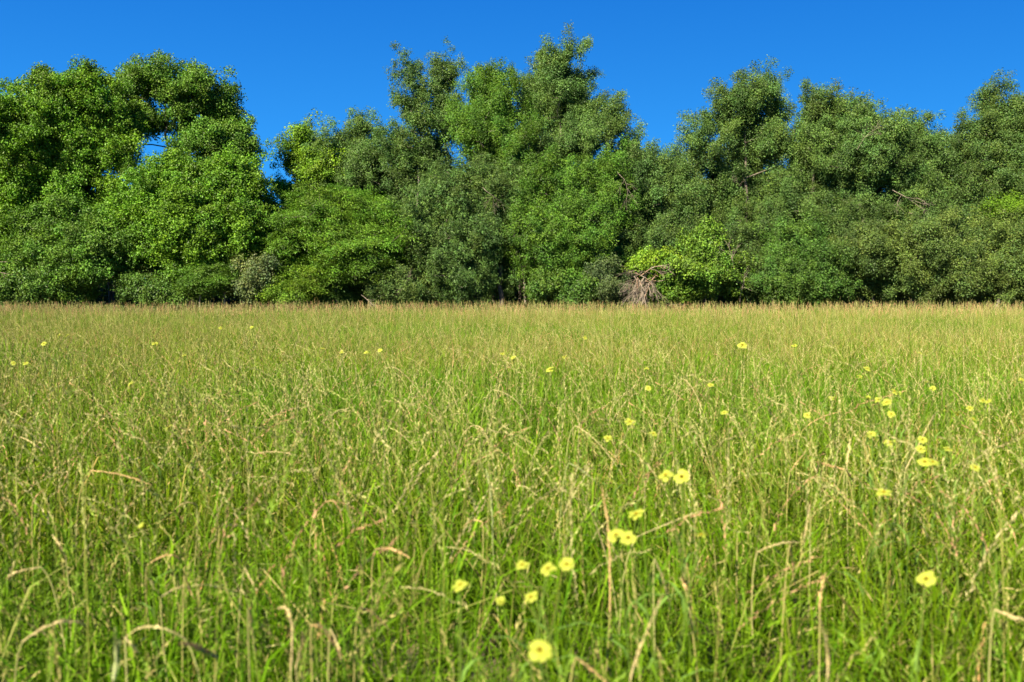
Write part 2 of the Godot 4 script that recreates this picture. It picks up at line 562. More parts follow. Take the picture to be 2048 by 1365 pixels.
func build_shrubs() -> void:
	var fresh := lin(0.098, 0.19, 0.02)
	var lime := lin(0.13, 0.23, 0.018)
	var mid := lin(0.075, 0.155, 0.024)
	var olive := lin(0.10, 0.16, 0.036)
	var dusk := lin(0.075, 0.135, 0.03)
	tree("bush", "bush", "olive green bush with tiny leaves, left part of the long thicket at the lower right", 58.5, 1750, 1, olive, 1.15, 0.1,
		[[1745, 500, 72, 48], [1700, 555, 60, 42], [1780, 565, 60, 36]])
	tree("bush", "bush", "olive green bush with tiny leaves, middle of the long thicket at the lower right", 58.2, 1860, 1, olive, 1.15, 0.1,
		[[1850, 495, 82, 54], [1830, 560, 66, 40], [1905, 565, 60, 36]])
	tree("bush", "bush", "yellowish rounded bush, right end of the long thicket by the photo's right edge", 58, 1990, 1, lin(0.105, 0.165, 0.035), 1.15, 0.1,
		[[1965, 495, 70, 52], [2045, 505, 62, 66], [1980, 565, 66, 36], [2060, 575, 60, 30]])
	tree("bush", "bush", "dark green domed bush right of the bare pale trunk", 59, 1600, 1, mid, 1.2, 0.1,
		[[1590, 500, 66, 56], [1555, 555, 56, 38], [1650, 545, 52, 44], [1610, 575, 60, 26]])
	tree("vine_bush", "bush", "bright yellow-green viny bush growing over the pile of dead branches", 58.6, 1340, 0, lime, 1.3, 0.1,
		[[1312, 530, 34, 16], [1345, 540, 30, 16]])
	tree("vine_bush", "bush", "fresh green viny bush right of the pile of dead branches, with bare twigs showing", 58, 1410, 0, fresh, 1.15, 0.1,
		[[1420, 500, 42, 42], [1385, 555, 58, 36], [1465, 555, 38, 40], [1360, 585, 40, 20]])
	tree("bush", "bush", "grey-green rounded bush left of the pile of dead branches", 58.5, 1225, 1, lin(0.085, 0.13, 0.045), 1.25, 0.1,
		[[1225, 555, 34, 38], [1212, 585, 38, 22]])
	tree("layered_bush", "bush", "small yellow-green bush of flat layers at the foot of the layered tree", 57, 585, 2, lime, 2.0, 0.1,
		[[590, 566, 42, 14], [572, 586, 36, 10], [600, 548, 26, 10], [600, 596, 36, 10]])
	tree("sapling", "sapling", "fresh green sapling with a thin white stem, right one of two at the front left", 57.5, 448, 2, fresh, 1.6, 0.35,
		[[452, 552, 34, 14], [440, 570, 40, 12], [455, 535, 22, 10]], Color(0.5, 0.47, 0.42))
	tree("sapling", "sapling", "fresh green sapling with a thin white stem, left one of two at the front left", 57.6, 398, 2, fresh, 1.6, 0.35,
		[[398, 562, 34, 12], [388, 580, 36, 12], [405, 545, 26, 12]], Color(0.5, 0.47, 0.42))
	tree("bush", "bush", "grey-green bush with hanging leaves between the saplings and the small layered bush", 58, 515, 0, lin(0.105, 0.145, 0.05), 1.2, 0.1,
		[[515, 545, 26, 30], [500, 575, 30, 18]])
	tree("bush", "bush", "low green bush at the left edge of the photo behind the grass", 58, 40, 0, mid, 1.2, 0.1, [[55, 585, 46, 22], [95, 578, 34, 24]])
	tree("bush", "bush", "low dark bush between the spreading tree and the two saplings", 58.5, 300, 0, mid, 1.1, 0.1, [[290, 580, 44, 26], [330, 590, 34, 18]])
	tree("bush", "bush", "low grey-green bush with dead twigs right of the broken stump", 58.5, 790, 1, olive, 1.2, 0.1, [[790, 575, 44, 30], [830, 590, 34, 18]])
	tree("bush", "bush", "low green bush before the dark trunks, below the tallest tree", 58.5, 1120, 0, mid, 1.1, 0.1, [[1100, 572, 28, 20], [1160, 582, 36, 24]])
	tree("bush", "bush", "low green bush in the gap left of the domed dark bush", 59, 1500, 1, dusk, 1.2, 0.1, [[1500, 560, 36, 36], [1490, 590, 30, 16]])
	tree("bush", "bush", "low dusky bush filling the gap between the domed dark bush and the long thicket", 59.5, 1680, 1, dusk, 1.1, 0.1, [[1675, 580, 30, 24]])
	tree("bush", "bush", "tall shady bush behind the viny bushes and the pile of dead branches", 61, 1340, 1, dusk, 1.1, 0.1, [[1290, 490, 50, 46], [1350, 500, 50, 46], [1255, 520, 40, 50]])
	tree("bush", "bush", "tall shady bush behind the foot of the bare pale trunk", 61.5, 1500, 1, dusk, 1.0, 0.1, [[1470, 500, 40, 46], [1535, 500, 40, 50]])
	tree("bush", "bush", "shady bush under the oaks above the long thicket", 62, 1800, 1, dusk, 1.1, 0.1, [[1770, 450, 50, 40], [1850, 450, 50, 36], [1930, 455, 60, 46], [1690, 460, 50, 50]])
	tree("bush", "bush", "green bush under the layered tree's right side, beside the broken stump", 59.5, 700, 2, mid, 1.5, 0.1, [[690, 580, 40, 18], [660, 590, 36, 14]])


func build_woodland() -> void:
	rng.seed = 1083
	var where := []
	var tints := []
	for i in 12000:
		var x := u(-62, 62)
		var z := -u(76, 96)
		var high := 8.6 + 2.0 * lumps.get_noise_2d(x * 0.15, 3.0)
		if absf(x + 0.255 * -z) < 3.0:
			high -= 1.5
		var y := pow(rng.randf(), 0.8) * high
		var up := (Vector3.UP + Vector3(gauss(0.5), gauss(0.3), 0.6 + gauss(0.5))).normalized()
		var side := up.cross(Vector3(gauss(1), gauss(1), gauss(1))).normalized()
		where.append(Transform3D(Basis(side, up, side.cross(up)) * u(1.6, 2.6), Vector3(x, y + 0.3, z)))
		var f := u(0.8, 1.2) * 1.4
		tints.append(Color(0.06 * f, 0.10 * f, 0.025 * f))
	# low growth inside the wood, down to its floor
	for i in 5000:
		var x := u(-64, 64)
		var z := -u(68, 94)
		var up := (Vector3.UP + Vector3(gauss(0.5), 0, gauss(0.5))).normalized()
		var side := up.cross(Vector3(gauss(1), gauss(1), gauss(1))).normalized()
		where.append(Transform3D(Basis(side, up, side.cross(up)) * u(1.2, 2.0), Vector3(x, land(x, z) + u(0.2, 2.0), z)))
		var f := u(0.8, 1.2) * 1.4
		tints.append(Color(0.06 * f, 0.10 * f, 0.025 * f))
	var o := base("background_woodland", Vector3.ZERO, "dim mass of woodland seen through the gaps behind the tree line", "woodland")
	o.set_meta("kind", "stuff")
	scatter("foliage", sprays[0][1], leaf_mat, where, tints, o)
	var g := Geo.new()
	for i in 70:
		var x := u(-60, 60)
		var z := -u(66, 90)
		var h := u(4, 8)
		g.tube(Vector3(x, -0.2, z), Vector3(x + gauss(0.4), h, z + gauss(0.4)), u(0.12, 0.25), 0.08, 7, Color(0.2, 0.17, 0.14) * u(0.8, 1.3))
	part("trunks", g.mesh(), bark_mat, o, true)
	# leaf litter and low growth on the woodland floor
	where = []
	tints = []
	for i in 6500:
		var x := u(-48, 48)
		var z := -u(53.0, 76)
		var up := (Vector3.UP + Vector3(gauss(0.4), 0, gauss(0.4))).normalized()
		var side := up.cross(Vector3(gauss(1), gauss(1), gauss(1))).normalized()
		where.append(Transform3D(Basis(side, up, side.cross(up)) * u(0.7, 1.5), Vector3(x, land(x, z) + u(0.1, 0.4), z)))
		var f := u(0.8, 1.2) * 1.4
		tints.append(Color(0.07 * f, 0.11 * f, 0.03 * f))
	var lo := base("undergrowth", Vector3.ZERO, "low shaded undergrowth on the ground beneath the trees", "undergrowth")
	lo.set_meta("kind", "stuff")
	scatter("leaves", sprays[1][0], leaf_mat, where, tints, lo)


# ---------------------------------------------------------------- dead wood

# a bare branch that divides again and again; returns nothing, fills g
func bare(g: Geo, p: Vector3, d: Vector3, l: float, r: float, depth: int, droop: float, col: Color) -> void:
	var a := p
	var n := 4
	for i in n:
		var q := a + d * l / n
		g.tube(a, q, lerpf(r, r * 0.6, float(i) / n), lerpf(r, r * 0.6, float(i + 1) / n), 5, col * u(0.9, 1.1))
		d = (d + Vector3(gauss(0.14), gauss(0.12) - droop, gauss(0.14))).normalized()
		a = q
		if depth > 0 and i > 0:
			var s := (d + Vector3(gauss(0.6), gauss(0.45), gauss(0.6))).normalized()
			bare(g, a, s, l * u(0.45, 0.7), r * 0.55, depth - 1, droop, col)
	if depth > 0:
		bare(g, a, d, l * 0.6, r * 0.6, depth - 1, droop, col)

func build_dead_wood() -> void:
	rng.seed = 1160
	var grey := Color(0.36, 0.31, 0.25)
	var brown := Color(0.31, 0.215, 0.145)
	# the pile of fallen branches: every big branch a part
	var foot := at(1290, 605, 57.3)
	foot.y = land(foot.x, foot.z)
	var t := base("dead_branch_pile", foot, "brown heap of bare fallen branches leaning at the edge of the wood, right of centre", "branch pile")
	var top := at(1298, 552, 57.0) - foot
	for row in [[1262, 606, 0.05], [1252, 600, 0.035], [1245, 585, 0.03], [1275, 608, 0.05], [1286, 610, 0.06], [1290, 606, 0.05], [1248, 570, 0.025], [1256, 592, 0.03], [1318, 600, 0.035], [1345, 545, 0.045], [1330, 552, 0.04], [1262, 546, 0.03], [1268, 602, 0.04], [1280, 600, 0.035], [1258, 578, 0.025], [1264, 588, 0.03]]:
		var g := Geo.new()
		var e := at(row[0] + gauss(2), row[1], 56.4 + gauss(0.4)) - foot
		var a := top + Vector3(gauss(0.5), gauss(0.22), gauss(0.4))
		var prev := a
		var bow := Vector3(gauss(0.25), u(0.05, 0.45), gauss(0.2))
		for i in range(1, 8):
			var k := i / 7.0
			var q := a.lerp(e, k) + bow * sin(PI * k)
			g.tube(prev, q, lerpf(row[2], row[2] * 0.4, (i - 1) / 7.0), lerpf(row[2], row[2] * 0.4, k), 5, (brown if rng.randf() < 0.6 else grey) * u(0.9, 1.15))
			if i > 1 and i < 7:
				for s in 2:
					bare(g, q, ((e - a).normalized() + Vector3(gauss(0.5), gauss(0.3), gauss(0.5))).normalized(), u(0.35, 0.8), row[2] * 0.35, 1, 0.05, grey * u(0.85, 1.1))
			prev = q
		part("branch", g.mesh(), dead_mat, t)
	# single pieces: [name, label, px, py, z, direction, length, radius, depth, droop]
	for row in [
		["dead_branch", "curling bare grey branches at the left edge of the photo", -12, 548, 58.6, Vector3(1, 0.25, 0.1), 1.0, 0.04, 3, 0.02],
		["dead_branch", "arching bare branch above the others at the left edge of the photo", -8, 528, 58.4, Vector3(0.9, 0.5, 0), 1.1, 0.035, 2, 0.12],
		["dead_branch", "bare grey limbs hanging under the oak left of the sky notch", 1785, 380, 60.3, Vector3(0.75, -0.5, 0.3), 1.5, 0.05, 2, 0.06],
		["dead_branch", "bare forked twigs hanging by the small patch of sky above the long thicket", 1818, 425, 60.5, Vector3(0.7, -0.35, 0.2), 1.1, 0.035, 2, 0.03],
		["dead_branch", "pale dead branch slanting across the broad grey-green tree in the centre", 965, 375, 58.4, Vector3(0.6, -0.6, 0.1), 1.4, 0.045, 2, 0.02],
		["dead_branch", "bare pale twigs beside the top of the bare oak trunk", 1490, 380, 62.6, Vector3(-0.6, 0.35, 0.3), 1.0, 0.035, 2, 0.0],
		["dead_branch", "white bare twigs spread in the lower part of the crown left of the viny bush", 1235, 345, 58.5, Vector3(0.5, -0.6, 0.3), 1.4, 0.03, 2, 0.0],
		["dead_branch", "bare brown twigs at the right side of the fresh green viny bush", 1470, 545, 57.0, Vector3(-0.3, 0.8, 0.2), 1.2, 0.035, 3, -0.02],
		["dead_branch", "slanting grey branches leaning by the broken stump", 722, 590, 57.4, Vector3(0.8, -0.55, 0.1), 1.0, 0.045, 1, 0.0],
		["dead_branch", "bare pale twigs low in the bush right of the broken stump", 800, 600, 57.4, Vector3(0.2, 1, 0.1), 1.1, 0.03, 3, 0.0],
		["dead_branch", "pale fallen branch lying on the grass edge right of the branch pile", 1337, 612, 57.0, Vector3(0.9, 0.35, 0.0), 0.7, 0.05, 1, 0.0],
		["dead_branch", "bare twisted twigs between the saplings and the small layered bush", 535, 605, 57.3, Vector3(0.15, 1, 0.0), 0.9, 0.03, 2, 0.0],
		["dead_branch", "white bare stem standing in front of the fresh green viny bush", 1412, 606, 56.8, Vector3(-0.1, 1, 0), 1.5, 0.04, 0, 0.0],
		["dead_branch", "bare twigs at the edge of the domed dark bush", 1480, 605, 57.0, Vector3(0.05, 1, 0), 1.3, 0.03, 1, 0.0],
		["dead_branch", "thin bare twigs poking from the crown of the wide oak", 1715, 300, 60.0, Vector3(0.3, 0.8, 0.3), 1.3, 0.03, 2, 0.0],
	]:
		var p := at(row[2], row[3], row[4])
		var o := base(row[0], p, row[1], "branch")
		var g := Geo.new()
		bare(g, Vector3.ZERO, row[5].normalized(), row[6] * 0.85, row[7] * 0.45, mini(row[8] + 1, 3), row[9], grey)
		part("wood", g.mesh(), dead_mat, o)
	# the broken stump and dark trunks seen under the boughs
	for row in [
		["broken_stump", "hollow broken stump standing at the wood's edge below the layered tree", "stump", 738, 580, 58.6, 0.17],
		["bare_trunk", "short grey trunk under the broad grey-green tree, leftmost of four", "trunk", 928, 575, 60, 0.17],
		["bare_trunk", "short grey trunk under the broad grey-green tree, right of the leftmost", "trunk", 941, 575, 60.5, 0.12],
		["bare_trunk", "thick grey trunk in the shade between the two broad centre trees", "trunk", 1001, 570, 60.2, 0.15],
		["bare_trunk", "grey mottled trunk in the dark hollow below the tallest tree", "trunk", 1088, 565, 60.2, 0.2],
		["bare_trunk", "thin grey trunk in the shade behind the two saplings", "trunk", 352, 540, 60.5, 0.1],
	]:
		var p := at(row[3], 608, row[5])
		var q := at(row[3] + gauss(4), row[4] - (0 if row[0] == "broken_stump" else 40), row[5])
		p.y = land(p.x, p.z)
		var o := base(row[0], p, row[1], row[2])
		var g := Geo.new()
		var prev := Vector3.ZERO
		for i in range(1, 6):
			var k := i / 5.0
			var c := (q - p) * k + Vector3(gauss(0.04), 0, gauss(0.04))
			g.tube(prev, c, row[6] * lerpf(1.25, 0.85, (i - 1) / 5.0), row[6] * lerpf(1.25, 0.85, k), 10, Color(0.19, 0.165, 0.135) * u(0.85, 1.15))
			prev = c
		if row[0] == "broken_stump":
			for i in 7:
				var a := TAU * i / 7.0
				var d = Vector3(cos(a), 0, sin(a)) * row[6] * 0.7
				g.tube(prev + d - Vector3(0, 0.1, 0), prev + d * 1.05 + Vector3(0, u(0.08, 0.45), 0), 0.07, 0.01, 5, Color(0.3, 0.2, 0.13))
		part("wood", g.mesh(), bark_mat, o)


# ---------------------------------------------------------------- meadow

var grass_mat: StandardMaterial3D
var straw_mat: StandardMaterial3D

func blade(g: Geo, p: Vector3, h: float, w: float, bend: float, dir: float, face: float, c0: Color, c1: Color) -> void:
	var d := Vector3(cos(dir), 0, sin(dir))
	var s := Vector3(cos(face), 0, sin(face)) * w * 0.5
	var p1 := p + Vector3(0, h * 0.42, 0) + d * bend * h * 0.12
	var p2 := p + Vector3(0, h * (0.78 - 0.1 * bend), 0) + d * bend * h * 0.45
	var p3 := p + Vector3(0, h * (1.0 - 0.42 * bend), 0) + d * bend * h * 0.95
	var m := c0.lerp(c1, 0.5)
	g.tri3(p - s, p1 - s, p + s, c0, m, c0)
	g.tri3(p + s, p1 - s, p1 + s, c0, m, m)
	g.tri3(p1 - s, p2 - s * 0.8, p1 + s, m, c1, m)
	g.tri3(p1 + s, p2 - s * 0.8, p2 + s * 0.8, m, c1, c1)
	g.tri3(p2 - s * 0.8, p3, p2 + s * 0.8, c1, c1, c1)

func spikelet(g: Geo, p: Vector3, d: Vector3, l: float, w: float, col: Color) -> void:
	var s := d.cross(Vector3(gauss(1), gauss(1), gauss(1))).normalized()
	var t := d.cross(s)
	var m := p + d * l * 0.4
	var e := p + d * l
	g.tri(p, e, m + s * w * 0.5, col)
	g.tri(p, m - s * w * 0.5, e, col)
	g.tri(p, e, m + t * w * 0.4, col)

# a flowering stalk: thin stem, then a spike of spikelets along the last part
func stalk(g: Geo, p: Vector3, h: float, bend: float, dir: float, head: float, fat: float, stem_c: Color, head_c: Color, thick := 0.0009) -> void:
	var d := Vector3(cos(dir), 0, sin(dir))
	var pts := []
	var n := 9
	var cur := p
	var ang := gauss(0.2)
	var start := 1.0 - head / h
	for i in n + 1:
		pts.append(cur)
		var k := float(i) / n
		ang += bend * (0.05 + 0.9 * pow(k, 2.2)) / n * 2.6
		cur += (Vector3.UP * cos(ang) + d * sin(ang)) * h / n
	var s := Vector3(-sin(dir + 0.6), 0, cos(dir + 0.6)) * thick
	for i in n:
		g.tri(pts[i] - s, pts[i + 1] - s * 0.8, pts[i] + s, stem_c)
		g.tri(pts[i] + s, pts[i + 1] - s * 0.8, pts[i + 1] + s * 0.8, stem_c)
	var count := int(head / 0.0085)
	for i in count:
		var k := start + (1.0 - start) * i / count
		var f := k * n
		var j := mini(int(f), n - 1)
		var q: Vector3 = pts[j].lerp(pts[j + 1], f - j)
		var ax: Vector3 = (pts[j + 1] - pts[j]).normalized()
		var out := ax.cross(Vector3(gauss(1), gauss(1), gauss(1))).normalized()
		spikelet(g, q, (ax + out * u(0.2, 0.6)).normalized(), u(0.010, 0.017), u(0.003, 0.0058) * fat, head_c * u(0.82, 1.18))

func grass_patch(count: int) -> ArrayMesh:
	var g := Geo.new()
	var tufts := []
	for i in 70:
		tufts.append([Vector3(u(-0.5, 0.5), -0.03, u(-0.5, 0.5)), u(0.6, 1.2), rng.randf(), u(0.015, 0.05)])
	for i in count:
		var t: Array = tufts[rng.randi() % 70]
		var o := Vector3(gauss(1), 0, gauss(1))
		var p: Vector3 = t[0] + o * t[3]
		var k := rng.randf()
		var c0: Color
		var c1: Color
		if k < 0.91:
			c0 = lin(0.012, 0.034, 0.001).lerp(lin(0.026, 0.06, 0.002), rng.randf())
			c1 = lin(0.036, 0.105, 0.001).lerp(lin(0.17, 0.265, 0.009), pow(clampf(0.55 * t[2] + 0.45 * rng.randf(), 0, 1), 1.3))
		else:
			c0 = lin(0.08, 0.07, 0.02).lerp(lin(0.07, 0.085, 0.012), rng.randf())
			c1 = lin(0.28, 0.23, 0.08).lerp(lin(0.23, 0.25, 0.05), rng.randf())
		var q := rng.randf()
		var dir := atan2(o.z, o.x) + gauss(0.6)
		if q < 0.07:
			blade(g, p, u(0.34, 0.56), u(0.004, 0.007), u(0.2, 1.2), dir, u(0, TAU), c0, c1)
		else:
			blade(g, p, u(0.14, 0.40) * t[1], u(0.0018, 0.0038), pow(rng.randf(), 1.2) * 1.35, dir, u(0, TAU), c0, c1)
	# broken bits of leaf and straw lying through the tuft at all angles
	for i in count / 6:
		var p := Vector3(u(-0.5, 0.5), pow(rng.randf(), 0.7) * 0.30, u(-0.5, 0.5))
		var d := Vector3(gauss(1), gauss(0.8), gauss(1)).normalized()
		var e := p + d * u(0.02, 0.06)
		var s := d.cross(Vector3(gauss(1), gauss(1), gauss(1))).normalized() * u(0.001, 0.0024)
		var c: Color
		if rng.randf() < 0.3:
			c = lin(0.35, 0.29, 0.12).lerp(lin(0.26, 0.27, 0.08), rng.randf())
		else:
			c = lin(0.06, 0.15, 0.004).lerp(lin(0.16, 0.25, 0.015), rng.randf())
		var m := p.lerp(e, 0.5)
		g.tri(p, m + s, e, c)
		g.tri(p, e, m - s, c)
	return g.mesh()

# a patch of flowering stalks: kind 0 full of ripe heads, kind 1 greener and thinner, kind 2 a few tall ones
func stalk_patch(count: int, kind: int) -> ArrayMesh:
	var g := Geo.new()
	for i in count:
		var p := Vector3(u(-0.5, 0.5), -0.03, u(-0.5, 0.5))
		var k := rng.randf()
		var stem := lin(0.05, 0.12, 0.005).lerp(lin(0.19, 0.18, 0.045), pow(rng.randf(), 1.4))
		var headc: Color
		if kind != 1:
			headc = lin(0.34, 0.30, 0.115) if k < 0.42 else (lin(0.20, 0.27, 0.045) if k < 0.9 else lin(0.36, 0.23, 0.09))
		else:
			headc = lin(0.15, 0.25, 0.03) if k < 0.6 else (lin(0.32, 0.29, 0.10) if k < 0.93 else lin(0.36, 0.23, 0.09))
		if kind >= 2:
			headc = lin(0.40, 0.34, 0.17).lerp(lin(0.30, 0.33, 0.10), rng.randf()) if k < (0.85 if kind == 2 else 0.55) else lin(0.42, 0.25, 0.14)
		var q := rng.randf()
		var h := u(0.30, 0.55) if q < 0.86 else (u(0.5, 0.66) if q < 0.98 else u(0.66, 0.85))
		if kind >= 2:
			h = u(0.6, 0.86)
		if kind == 3:
			stalk(g, p, u(0.58, 0.80), u(0, 0.9), u(0, TAU), u(0.10, 0.18), u(1.6, 2.4), stem, headc, 0.0016)
			continue
		stalk(g, p, h, (u(0.3, 2.0) if kind == 2 else pow(rng.randf(), 1.1) * 1.6), u(0, TAU), u(0.14, 0.28) if kind == 2 else u(0.08, 0.2), u(0.6, 1.0), stem, headc)
	return g.mesh()

func build_meadow() -> void:
	rng.seed = 929
	grass_mat = leaf_material(lin(0.25, 0.32, 0.02), 0.65)
	straw_mat = leaf_material(lin(0.20, 0.18, 0.09), 0.75)
	grass_mat.metallic_specular = 0.22
	straw_mat.metallic_specular = 0.2
	var density := FastNoiseLite.new()
	density.seed = 21
	density.frequency = 0.16
	density.fractal_octaves = 3
	var o := base("meadow_grass", Vector3.ZERO, "tall meadow of green grass and straw coloured seed heads", "grass")
	o.set_meta("kind", "stuff")
	var blades := []
	var heads := []
	for k in 8:
		blades.append([grass_patch(2300), [], []])
	for k in 5:
		heads.append([stalk_patch(150, 0), [], []])
	for k in 4:
		heads.append([stalk_patch(112, 1), [], []])
	var step := 0.8
	var z := -1.0
	while z > -50.0:
		var half := -z * 0.53 + 4.0
		var x := -half
		while x < half:
			var px := x + u(-0.1, 0.1)
			var pz := z + u(-0.1, 0.1)
			var d := density.get_noise_2d(px, pz)
			if Vector2(px, pz).length() > 0.95:
				var row = blades[rng.randi() % 8]
				var turn := PI / 2 * (rng.randi() % 4) + gauss(0.12)
				var hs := u(0.85, 1.15) * (1.0 - 0.3 * d)
				row[1].append(Transform3D(Basis(Vector3.UP, turn).scaled(Vector3(1.04, hs, 1.04)), Vector3(px, land(px, pz), pz)))
				var gk := u(0.9, 1.1)
				row[2].append(Color(gk * (1.0 + 0.35 * d), gk, gk))
				var sparse := d + gauss(0.1) < (0.45 if z > -4.5 else (-0.08 if z > -9.0 else -0.25))
				row = heads[5 + rng.randi() % 4] if sparse else heads[rng.randi() % 5]
				turn = PI / 2 * (rng.randi() % 4) + gauss(0.12)
				row[1].append(Transform3D(Basis(Vector3.UP, turn).scaled(Vector3(1.04, u(0.88, 1.08), 1.04)), Vector3(px + u(-0.2, 0.2), land(px, pz), pz + u(-0.2, 0.2))))
				row[2].append(Color(1, 1, 1) * u(0.92, 1.06))
			x += step
		z -= step
	# taller stalks here and there, most of them along the crest
	var tall := []
	for k in 3:
		tall.append([stalk_patch(9, 2), [], []])
	for i in 900:
		var pz := -(2.2 + 20.0 * pow(rng.randf(), 1.6)) if i < 750 else -u(17.0, 29.0)
		var px := u(-1, 1) * (-pz * 0.54 + 3.0)
		var row = tall[rng.randi() % 3]
		row[1].append(Transform3D(Basis(Vector3.UP, u(0, TAU)), Vector3(px, land(px, pz), pz)))
		row[2].append(Color(1, 1, 1))
	for k in 3:
		var crest := [stalk_patch(6, 3), [], []]
		tall.append(crest)
		for i in 330:
			var pz := -u(18.0, 30.0)
			var px := u(-1, 1) * (-pz * 0.54 + 2.0)
			crest[1].append(Transform3D(Basis(Vector3.UP, u(0, TAU)), Vector3(px, land(px, pz), pz)))
			crest[2].append(Color(1, 1, 1))
	for row in tall:
		scatter("tall_stalks", row[0], straw_mat, row[1], row[2], o)
	for row in blades:
		scatter("blades", row[0], grass_mat, row[1], row[2], o)
	for row in heads:
		scatter("seed_stalks", row[0], straw_mat, row[1], row[2], o)


# ---------------------------------------------------------------- single seed heads in the foreground

